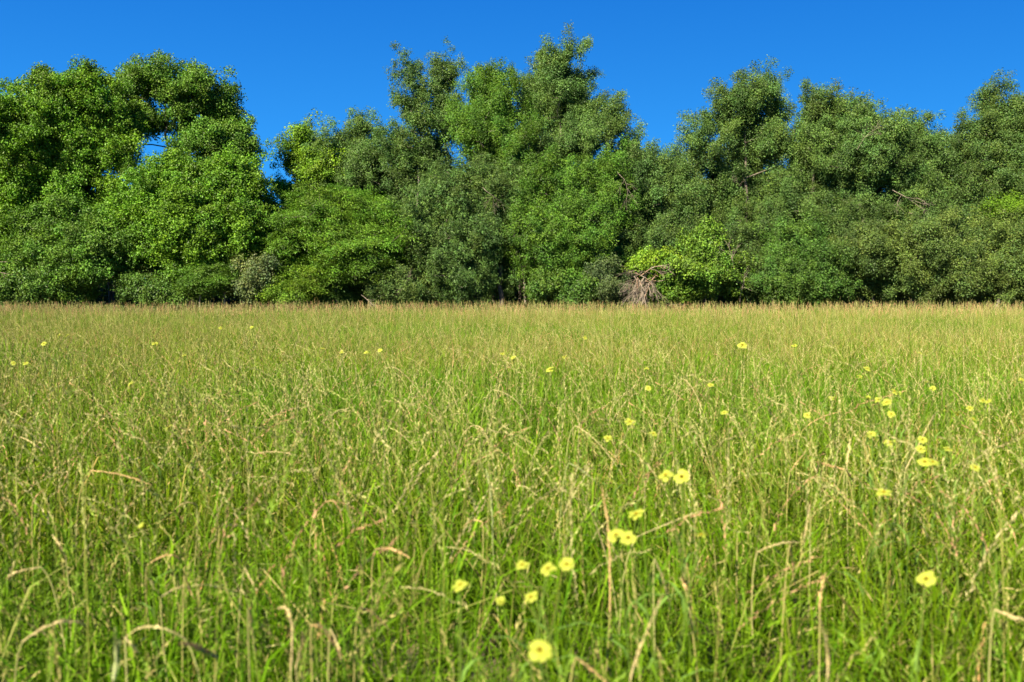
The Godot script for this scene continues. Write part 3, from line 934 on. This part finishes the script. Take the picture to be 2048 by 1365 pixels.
# rows: stem side, middle and tip of the head in pixels of the photograph, then its height over the ground
func build_seed_heads() -> void:
	rng.seed = 1237
	var tan_c := lin(0.47, 0.38, 0.18)
	var orange := lin(0.48, 0.33, 0.145)
	var straw := lin(0.50, 0.43, 0.2)
	var green := lin(0.36, 0.40, 0.17)
	var kinds := {"tan": tan_c, "orange": orange, "straw": straw, "green": green}
	for row in [
		[294, 1131, 338, 1111, 362, 1128, 0.42, 1.5, "orange", "orange-tan seed head arched like a hook, upper of two big arches at lower left"],
		[434, 1316, 403, 1299, 366, 1288, 0.45, 2.2, "orange", "thick blurred orange seed head lying level near the bottom edge, left of centre"],
		[44, 1285, 113, 1247, 171, 1251, 0.45, 1.5, "tan", "long tan seed head arching to the right in the bottom left corner"],
		[369, 1278, 301, 1254, 250, 1278, 0.45, 1.1, "straw", "pale arched stalk just above the thick blurred orange seed head"],
		[250, 1276, 262, 1290, 276, 1307, 0.42, 1.6, "straw", "short pale seed head hanging left of the thick blurred orange one"],
		[581, 1343, 581, 1240, 557, 1218, 0.46, 1.4, "tan", "tan hook-shaped seed head standing upright near the bottom edge, left of centre"],
		[591, 1338, 600, 1303, 608, 1268, 0.44, 1.4, "tan", "straight tan seed head right beside the upright hook-shaped one"],
		[622, 1254, 650, 1263, 684, 1326, 0.46, 1.4, "orange", "orange seed head bending down to the right, right of the upright hook-shaped one"],
		[130, 1114, 118, 1090, 103, 1071, 0.42, 1.4, "tan", "tan seed head leaning to the left above the long arch in the bottom left"],
		[65, 1005, 75, 990, 89, 979, 0.44, 1.2, "orange", "short orange seed head at the left edge, level with the grey-green arches"],
		[393, 1011, 374, 1006, 352, 1016, 0.42, 1.2, "tan", "small tan arched head above and right of the upper big arch"],
		[180, 942, 240, 950, 300, 970, 0.48, 1.5, "orange", "long level orange seed head at the left, topmost of the orange ones there"],
		[629, 1029, 664, 1003, 686, 1046, 0.44, 1.2, "orange", "orange seed head folded over like a roof, left of the photo's middle"],
		[489, 1135, 498, 1155, 513, 1182, 0.42, 1.2, "tan", "tan seed head hanging down between the two saplings' line and the hook-shaped head"],
		[496, 1213, 503, 1255, 509, 1305, 0.44, 1.2, "tan", "long tan seed head hanging straight down left of the upright hook-shaped one"],
		[369, 1152, 376, 1172, 386, 1196, 0.42, 1.4, "orange", "small orange-tan head hanging below the end of the upper big arch"],
		[321, 1196, 342, 1182, 366, 1172, 0.42, 1.2, "tan", "thin tan head slanting up to the right beneath the upper big arch"],
		[82, 1135, 34, 1145, 12, 1160, 0.42, 1.3, "tan", "tan seed head drooping to the left edge, under the leaning tan one"],
		[226, 1362, 232, 1310, 228, 1262, 0.5, 2.0, "green", "thick blurred pale green head standing at the bottom edge, far left"],
		[1220, 1224, 1217, 1070, 1203, 978, 0.52, 1.5, "orange", "very long upright orange-tan seed head beside the pair of yellow daisies, right of centre"],
		[1210, 1104, 1188, 1040, 1162, 975, 0.5, 1.1, "straw", "long pale head leaning left against the very long upright orange-tan one"],
		[1275, 1074, 1340, 1046, 1401, 1023, 0.48, 0.9, "straw", "thin straight pale head slanting up to the right beside the pair of daisies"],
		[1261, 1360, 1282, 1292, 1326, 1190, 0.48, 1.3, "tan", "long pinkish tan head leaning to the right at the bottom edge, right of centre"],
		[1309, 1118, 1328, 1165, 1340, 1217, 0.45, 1.4, "straw", "straw coloured head hanging onto the long pinkish leaning one"],
		[1152, 1316, 1183, 1340, 1212, 1366, 0.45, 1.4, "orange", "orange seed head running down to the bottom edge right of the lowest daisy"],
		[985, 1091, 983, 1010, 973, 942, 0.5, 1.4, "green", "tall upright grey-green seed head near the middle of the photo's lower half"],
		[1372, 1182, 1368, 1166, 1364, 1150, 0.44, 1.8, "orange", "short plump pale orange head right of the hanging straw coloured one"],
		[965, 1046, 946, 1042, 925, 1056, 0.44, 1.2, "orange", "small orange hook-shaped head left of the tall upright grey-green one"],
		[1138, 927, 1168, 944, 1196, 970, 0.5, 1.2, "green", "grey-green head bending down to the right above the very long upright one"],
		[1605, 862, 1638, 838, 1682, 824, 0.5, 1.5, "orange", "long smooth tan-orange head bowed up to the right, amid the daisies at the right"],
		[1812, 938, 1842, 882, 1867, 832, 0.55, 1.5, "straw", "tall pale head slanting up to the right, in front of the daisies at the right"],
		[1694, 942, 1697, 910, 1701, 878, 0.5, 1.8, "straw", "upright pale seed head standing over the forked orange one, at the right"],
		[1690, 940, 1662, 932, 1633, 924, 0.48, 2.0, "orange", "orange head lying level, left arm of the fork under the upright pale one"],
		[1690, 938, 1699, 950, 1711, 968, 0.48, 1.8, "orange", "orange head hanging down, right arm of the fork under the upright pale one"],
		[1580, 945, 1595, 925, 1611, 904, 0.46, 1.3, "orange", "small orange head slanting up to the right, left of the forked orange one"],
		[750, 1100, 786, 1100, 818, 1116, 0.44, 2.0, "orange", "plump orange head lying level, left below the middle of the photo"],
		[512, 908, 545, 904, 590, 910, 0.48, 1.3, "tan", "long tan head lying level left of the middle, pointing left"],
		[720, 1216, 752, 1232, 778, 1262, 0.44, 1.4, "orange", "orange seed head bending down to the right, left of the lowest daisy"],
		[660, 1258, 672, 1285, 682, 1318, 0.42, 1.2, "tan", "tan head hanging straight down under the bending orange one, at the bottom left"],
		[1150, 852, 1200, 890, 1252, 962, 0.52, 1.2, "straw", "long straw head bowed down to the right, above the two side by side daisies"],
		[1365, 758, 1392, 790, 1422, 872, 0.58, 1.2, "straw", "long pale plume arching down right, in the middle distance right of centre"],
		[905, 735, 906, 700, 898, 665, 0.66, 1.5, "orange", "upright brownish head standing above its neighbours near the middle of the meadow"],
		[770, 738, 800, 742, 842, 790, 0.58, 1.2, "straw", "pale plume arching down right, in the middle distance left of centre"],
		[925, 870, 952, 852, 978, 880, 0.5, 1.1, "straw", "thin straw head bent over like a hoop, near the photo's centre"],
		[985, 780, 1030, 800, 1062, 848, 0.55, 1.2, "straw", "straw plume bowing down to the right, right above the photo's centre"],
		[40, 875, 70, 890, 92, 915, 0.5, 1.4, "tan", "tan head hanging down to the right near the left edge, above the level orange one"],
		[1655, 1355, 1655, 1300, 1640, 1240, 0.5, 1.4, "tan", "tan upright head near the bottom edge, right of the long pinkish leaning one"],
		[1620, 1010, 1612, 1060, 1606, 1105, 0.46, 1.3, "tan", "tan head hanging straight down, right of the smallest near daisy"],
		[1990, 1220, 2020, 1232, 2050, 1240, 0.48, 1.6, "tan", "tan level head cut off by the right edge of the photo"],
		[1515, 1105, 1560, 1088, 1600, 1086, 0.46, 1.3, "tan", "level tan head pointing right, between the near daisies and the right edge"],
		[1640, 1220, 1642, 1190, 1650, 1150, 0.46, 1.5, "orange", "short upright orange head left of the ragged daisy at the right"],
		[1580, 1090, 1586, 1130, 1590, 1175, 0.44, 1.3, "orange", "orange-tan head hanging down under the level tan one at the right"],
	]:
		var hm: float = row[6]
		# the distance at which a head of that height stands on its pixel
		var ray := tilt * Vector3(row[2] - 1024.0, 682.5 - row[3], -LENS_PIXELS)
		var z := (EYE.y - hm) / -ray.y * -ray.z
		var a := at(row[0], row[1], z + u(-0.03, 0.03))
		var b := at(row[2], row[3], z)
		var c := at(row[4], row[5], z + u(-0.05, 0.05))
		var foot := Vector3(a.x + gauss(0.03) + 0.15 * (a.x - c.x), 0, -z + gauss(0.04))
		foot.y = land(foot.x, foot.z)
		var o := base("grass_seed_head", foot, row[9], "seed head", "large seed heads in the near meadow")
		a -= foot
		b -= foot
		c -= foot
		var g := Geo.new()
		var prev := Vector3.ZERO
		var col: Color = kinds[row[8]]
		var sc := lin(0.2, 0.24, 0.06).lerp(col, 0.35)
		var bow := Vector3(a.x * 0.5, a.y * 0.8, a.z * 0.5).lerp(a - (b - a) * 1.6, 0.4)
		for i in range(1, 9):
			var k := i / 8.0
			var q := Vector3.ZERO.lerp(bow, k).lerp(bow.lerp(a, k), k)
			g.tube(prev, q, 0.0015, 0.0013, 5, sc)
			prev = q
		part("stem", g.mesh(), straw_mat, o)
		g = Geo.new()
		var mid := b * 2.0 - (a + c) * 0.5
		var l := a.distance_to(b) + b.distance_to(c)
		var count := int(l / 0.0032)
		var core := Geo.new()
		prev = a
		for i in range(1, 13):
			var k := i / 12.0
			var q := a.lerp(mid, k).lerp(mid.lerp(c, k), k)
			core.tube(prev, q, 0.0011 * row[7] * (1.0 - 0.6 * k), 0.0011 * row[7] * (1.0 - 0.6 * k), 5, col * 0.9)
			prev = q
		part("stalk", core.mesh(), straw_mat, o)
		for i in count:
			var k := (i + rng.randf()) / count
			var q := a.lerp(mid, k).lerp(mid.lerp(c, k), k)
			var ax := ((mid - a).lerp(c - mid, k)).normalized()
			var out := ax.cross(Vector3(gauss(1), gauss(1), gauss(1))).normalized()
			var f: float = row[7] * 0.54 * (0.55 + 0.6 * sin(PI * clampf(k * 0.9 + 0.08, 0, 1)))
			var t := col.lerp(green, clampf(gauss(0.18), 0, 0.5)) * u(0.8, 1.2)
			spikelet(g, q, (ax + out * u(0.15, 0.4)).normalized(), u(0.010, 0.016) * f, u(0.003, 0.005) * f, t)
			spikelet(g, q, (ax + out * u(0.2, 0.6)).normalized(), u(0.012, 0.020) * f, 0.0009 * f, t * 1.05)
		part("spikelets", g.mesh(), straw_mat, o, true)


# ---------------------------------------------------------------- flowers

func petal_mesh(seed_k: int) -> ArrayMesh:
	# a broad petal along +x, unit length, notched at its end and cupped
	var g := Geo.new()
	var rows := []
	for i in 6:
		var k := i / 5.0
		var w := 0.285 * pow(sin(PI * clampf(0.13 + 0.72 * k, 0, 1)), 0.8)
		var y := 0.10 * sin(PI * k * 0.8) - 0.12 * k * k + 0.03 * sin(seed_k * 2.0 + k * 4.0)
		rows.append([Vector3(k, y + 0.03, -w), Vector3(k + (0.0 if i < 5 else -0.07), y, 0), Vector3(k, y + 0.03, w)])
	var base_c := lin(0.33, 0.29, 0.012)
	var tip_c := lin(0.33, 0.38, 0.045)
	for i in 5:
		var ca := base_c.lerp(tip_c, minf(1.0, i / 2.0))
		var cb := base_c.lerp(tip_c, minf(1.0, (i + 1) / 2.0))
		for s in 2:
			var p: Vector3 = rows[i][s]
			var q: Vector3 = rows[i][s + 1]
			var r: Vector3 = rows[i + 1][s]
			var w: Vector3 = rows[i + 1][s + 1]
			g.tri3(p, r, q, ca, cb, ca)
			g.tri3(q, r, w, ca, cb, cb)
	return g.mesh()

func build_flowers() -> void:
	rng.seed = 1006
	var petal_mat := leaf_material(lin(0.55, 0.55, 0.08), 0.6)
	var green_mat := leaf_material(lin(0.22, 0.28, 0.03), 0.75)
	var petals := [petal_mesh(0), petal_mesh(1), petal_mesh(2)]
	# the disc: a low dome of many small florets
	var g := Geo.new()
	for i in 70:
		var k := sqrt((i + 0.5) / 70.0)
		var a := i * 2.39996
		var p := Vector3(cos(a) * k, 0.62 * (1.0 - k * k) + 0.4, sin(a) * k) * 0.19
		g.tube(p - Vector3(0, 0.03, 0), p + Vector3(cos(a) * 0.02, 0.06, sin(a) * 0.02), 0.035, 0.022, 5, lin(0.40, 0.30, 0.015) if k > 0.45 else lin(0.38, 0.21, 0.012))
	g.tube(Vector3(0, -0.06, 0), Vector3(0, 0.12, 0), 0.2, 0.15, 10, lin(0.36, 0.2, 0.01))
	var disc := g.mesh()
	# calyx under the head
	g = Geo.new()
	for i in 10:
		var a := TAU * i / 10.0
		var d := Vector3(cos(a), 0, sin(a))
		blade(g, Vector3.ZERO, 0.01, 0.16, 0, 0, a, lin(0.1, 0.17, 0.02), lin(0.1, 0.17, 0.02))
		g.tri(d * 0.05 - Vector3(0, 0.14, 0), d * 0.36 + Vector3(0, -0.01, 0), d.rotated(Vector3.UP, 0.4) * 0.2 - Vector3(0, 0.05, 0), lin(0.11, 0.19, 0.025))
	var calyx := g.mesh()
	# stem of unit height with a few narrow leaves
	var stems := []
	for v in 3:
		g = Geo.new()
		var prev := Vector3.ZERO
		var bow := Vector3(gauss(0.05), 0, gauss(0.05))
		for i in range(1, 9):
			var k := i / 8.0
			var q := Vector3(0, k, 0) + bow * sin(PI * k)
			g.tube(prev, q, 0.0017, 0.0014, 5, lin(0.085, 0.14, 0.012))
			if i in [2, 3, 4, 5, 6]:
				blade(g, q, u(0.06, 0.11), 0.007, 1.0, i * 2.2, i * 2.2 + PI / 2, lin(0.09, 0.17, 0.02), lin(0.12, 0.22, 0.03))
			prev = q
		stems.append(g.mesh())
	for row in [
		[1080, 1302, 52, 0.50, "yellow daisy with an orange eye, largest and lowest in the photo"],
		[1096, 1138, 34, 0.48, "yellow daisy, left one of the pair left below the very long upright seed head"],
		[1134, 1130, 32, 0.48, "yellow daisy turned aside, right one of the pair left below the very long seed head"],
		[921, 1171, 30, 0.46, "single yellow daisy at the lower middle, left of the pair"],
		[1045, 1131, 18, 0.44, "small half-open yellow daisy just left of the lower pair"],
		[1233, 1072, 36, 0.5, "yellow daisy touching its twin, left of the two beside the very long upright seed head"],
		[1257, 1077, 36, 0.5, "yellow daisy touching its twin, right of the two beside the very long upright seed head"],
		[1273, 1029, 34, 0.5, "single yellow daisy just above the twin daisies by the very long upright seed head"],
		[1332, 952, 34, 0.52, "yellow daisy with an orange eye, left of two side by side right of centre"],
		[1364, 955, 34, 0.52, "yellow daisy with an orange eye, right of two side by side right of centre"],
		[1402, 1071, 27, 0.46, "yellow daisy seen edge-on, right of the thin straight pale seed head"],
		[1853, 1159, 38, 0.48, "ragged yellow daisy alone at the lower right"],
		[1005, 1209, 13, 0.42, "tiny yellow daisy bud left above the largest daisy"],
		[1062, 1195, 26, 0.42, "dull greenish yellow daisy sunk in the grass above the largest daisy"],
		[1768, 986, 30, 0.5, "yellow daisy with drooping petals, below the forked orange seed head's right side"],
		[1850, 925, 28, 0.5, "yellow daisy behind the tall pale slanting seed head, left of two touching"],
		[1866, 925, 24, 0.5, "yellow daisy behind the tall pale slanting seed head, right of two touching"],
		[1951, 936, 20, 0.5, "plump yellow daisy alone near the right edge, level with the forked orange seed head"],
		[1780, 886, 24, 0.5, "yellow daisy left of the tall pale slanting seed head's lower part"],
		[1743, 869, 18, 0.5, "small yellow daisy right of the upright pale seed head's tip"],
		[1846, 880, 18, 0.5, "yellow daisy half hidden behind the tall pale slanting seed head, upper"],
		[1842, 899, 18, 0.5, "yellow daisy half hidden behind the tall pale slanting seed head, lower"],
		[1897, 899, 16, 0.48, "faint yellow daisy in the grass right of the two touching ones at the right"],
		[1260, 845, 22, 0.52, "yellow daisy alone right of the photo's centre, brightest of three there"],
		[1216, 877, 15, 0.5, "small yellow daisy lower left of the bright one right of centre"],
		[1307, 868, 13, 0.5, "small yellow daisy lower right of the bright one right of centre"],
		[1783, 829, 17, 0.52, "yellow daisy under the white-flecked cluster at the right"],
		[1757, 800, 15, 0.54, "yellow daisy at the left of the bright cluster at the right"],
		[1774, 806, 22, 0.54, "pale yellow daisy, brightest in the cluster at the right"],
		[1737, 799, 13, 0.54, "orange-yellow daisy bud left of the bright cluster at the right"],
		[1789, 783, 14, 0.54, "yellow daisy above the bright cluster at the right, left of a touching two"],
		[1797, 787, 12, 0.54, "yellow daisy above the bright cluster at the right, right of a touching two"],
		[1663, 797, 11, 0.52, "orange fading daisy above the smooth bowed seed head at the right"],
		[1664, 755, 12, 0.55, "small yellow daisy left of two level ones, far right middle distance"],
		[1720, 754, 10, 0.55, "small yellow daisy below a paler one, far right middle distance"],
		[1735, 738, 15, 0.56, "pale yellow daisy, highest of the loose cluster at the far right middle distance"],
		[1866, 777, 12, 0.54, "small yellow daisy with a ragged edge above the tall pale slanting seed head"],
		[1855, 765, 9, 0.54, "tiny yellow daisy just above the ragged small one at the right"],
		[1967, 802, 15, 0.54, "yellow daisy near the right edge, left of a touching two"],
		[1977, 804, 13, 0.54, "yellow daisy near the right edge, right of a touching two"],
		[1940, 817, 11, 0.53, "small orange-yellow daisy left below the touching two at the right edge"],
		[1893, 824, 15, 0.53, "flat yellow daisy seen edge-on at the tip of the tall pale slanting seed head"],
		[1916, 831, 10, 0.52, "orange-yellow daisy bud right of the flat edge-on daisy"],
		[1947, 839, 14, 0.52, "yellow daisy with gaps in its petals near the right edge"],
		[1615, 831, 12, 0.53, "small yellow daisy at the lower end of the smooth bowed seed head"],
		[1449, 826, 10, 0.52, "small orange-yellow daisy between centre and right, alone in green grass"],
		[1485, 691, 20, 0.62, "large pale yellow daisy standing clear in the far meadow right of centre"],
		[1589, 692, 12, 0.62, "yellow daisy in the far meadow right of the large pale one"],
		[1422, 771, 8, 0.55, "tiny yellow daisy left below the large pale one"],
		[1100, 740, 18, 0.58, "pale flat yellow daisy in the middle distance just right of centre"],
		[1129, 714, 11, 0.6, "yellow daisy above the pale flat one just right of centre"],
		[1005, 708, 10, 0.6, "small yellow daisy in the far meadow, left of two near the middle"],
		[1027, 716, 10, 0.6, "small yellow daisy in the far meadow, right of two near the middle"],
		[1293, 738, 9, 0.57, "small yellow daisy in the middle distance, upper of two left of the long pale plume"],
		[1297, 777, 10, 0.55, "small yellow daisy in the middle distance, lower of two left of the long pale plume"],
		[309, 688, 14, 0.62, "bright yellow daisy in the far meadow at the left, largest there"],
		[87, 688, 12, 0.62, "yellow daisy in the far meadow near the left edge, lower of three"],
		[135, 671, 9, 0.64, "yellow daisy in the far meadow near the left edge, right of two level ones"],
		[118, 671, 9, 0.64, "yellow daisy in the far meadow near the left edge, left of two level ones"],
		[27, 727, 11, 0.6, "yellow daisy by the left edge, left of two"],
		[51, 727, 10, 0.6, "yellow daisy by the left edge, right of two"],
		[441, 657, 9, 0.65, "yellow daisy far out below the right sapling"],
		[503, 655, 8, 0.65, "yellow daisy far out, upper one below the dark notch tree"],
		[338, 855, 15, 0.5, "yellow daisy half sunk in the grass at the left, alone"],
		[368, 711, 10, 0.6, "yellow daisy lower right of the largest far one at the left"],
		[645, 698, 10, 0.61, "yellow daisy left of the middle in the far meadow, on a bent stem"],
		[683, 704, 9, 0.6, "yellow daisy left of the middle, next to the one on a bent stem"],
		[732, 706, 10, 0.6, "yellow daisy in the left middle of the meadow, left of a close two"],
		[760, 701, 10, 0.6, "yellow daisy in the left middle of the meadow, right of a close two"],
		[1170, 676, 9, 0.63, "yellow daisy far out right of centre, before the low green bush"],
		[262, 768, 9, 0.56, "small yellow daisy in the left meadow, above the level orange seed head"],
		[288, 1057, 14, 0.42, "greenish yellow daisy bud sunk in the grass at the lower left"],
		[1840, 707, 8, 0.61, "small yellow daisy in the far meadow at the right"],
		[2044, 760, 12, 0.56, "yellow daisy cut by the right edge of the photo"],
	]:
		var hm: float = row[3] + 0.10
		var ray := tilt * Vector3(row[0] - 1024.0, 682.5 - row[1], -LENS_PIXELS)
		var z := (EYE.y - hm) / -ray.y * -ray.z
		var head := at(row[0], row[1], z)
		var r := clampf(row[2] * 0.52 / LENS_PIXELS * z, 0.013, 0.034)
		var foot := Vector3(head.x + gauss(0.03), 0, head.z + gauss(0.03))
		foot.y = land(foot.x, foot.z)
		var o := base("yellow_daisy", foot, row[4], "flower", "yellow daisies in the meadow")
		var up := head - foot
		var st := part("stem", stems[rng.randi() % 3], green_mat, o)
		var side := up.normalized().cross(Vector3(gauss(1), 0.1, gauss(1))).normalized()
		st.transform = Transform3D(Basis(side, up, side.cross(up.normalized())), Vector3.ZERO)
		# the head faces up and a little towards the sun and the viewer
		var face := Vector3(gauss(0.35) - 0.1, 1.0, u(0.1, 0.9)).normalized()
		if row[4].contains("edge-on"):
			face = Vector3(gauss(0.1), 1.0, -0.1).normalized()
		var e1 := face.cross(Vector3(1, 0.2, 0.4)).normalized()
		var fb := Basis(e1, face, e1.cross(face)) * r
		var di := part("disc", disc, petal_mat, o)
		di.transform = Transform3D(fb, up)
		var ca := part("calyx", calyx, green_mat, o)
		ca.transform = Transform3D(fb, up)
		var bud: bool = row[4].contains("bud")
		var count := 8 + rng.randi() % 2
		for i in count:
			var pt := part("petal", petals[rng.randi() % 3], petal_mat, o)
			var turn := Basis(Vector3.UP, TAU * i / count + gauss(0.05)) * Basis(Vector3.BACK, (1.0 if bud else 0.04) + gauss(0.2))
			pt.transform = Transform3D(fb * turn * Basis.from_scale(Vector3(1, 1, 1.25) * u(0.92, 1.06)), up + fb * Vector3(0, 0.01 * (i % 2), 0))
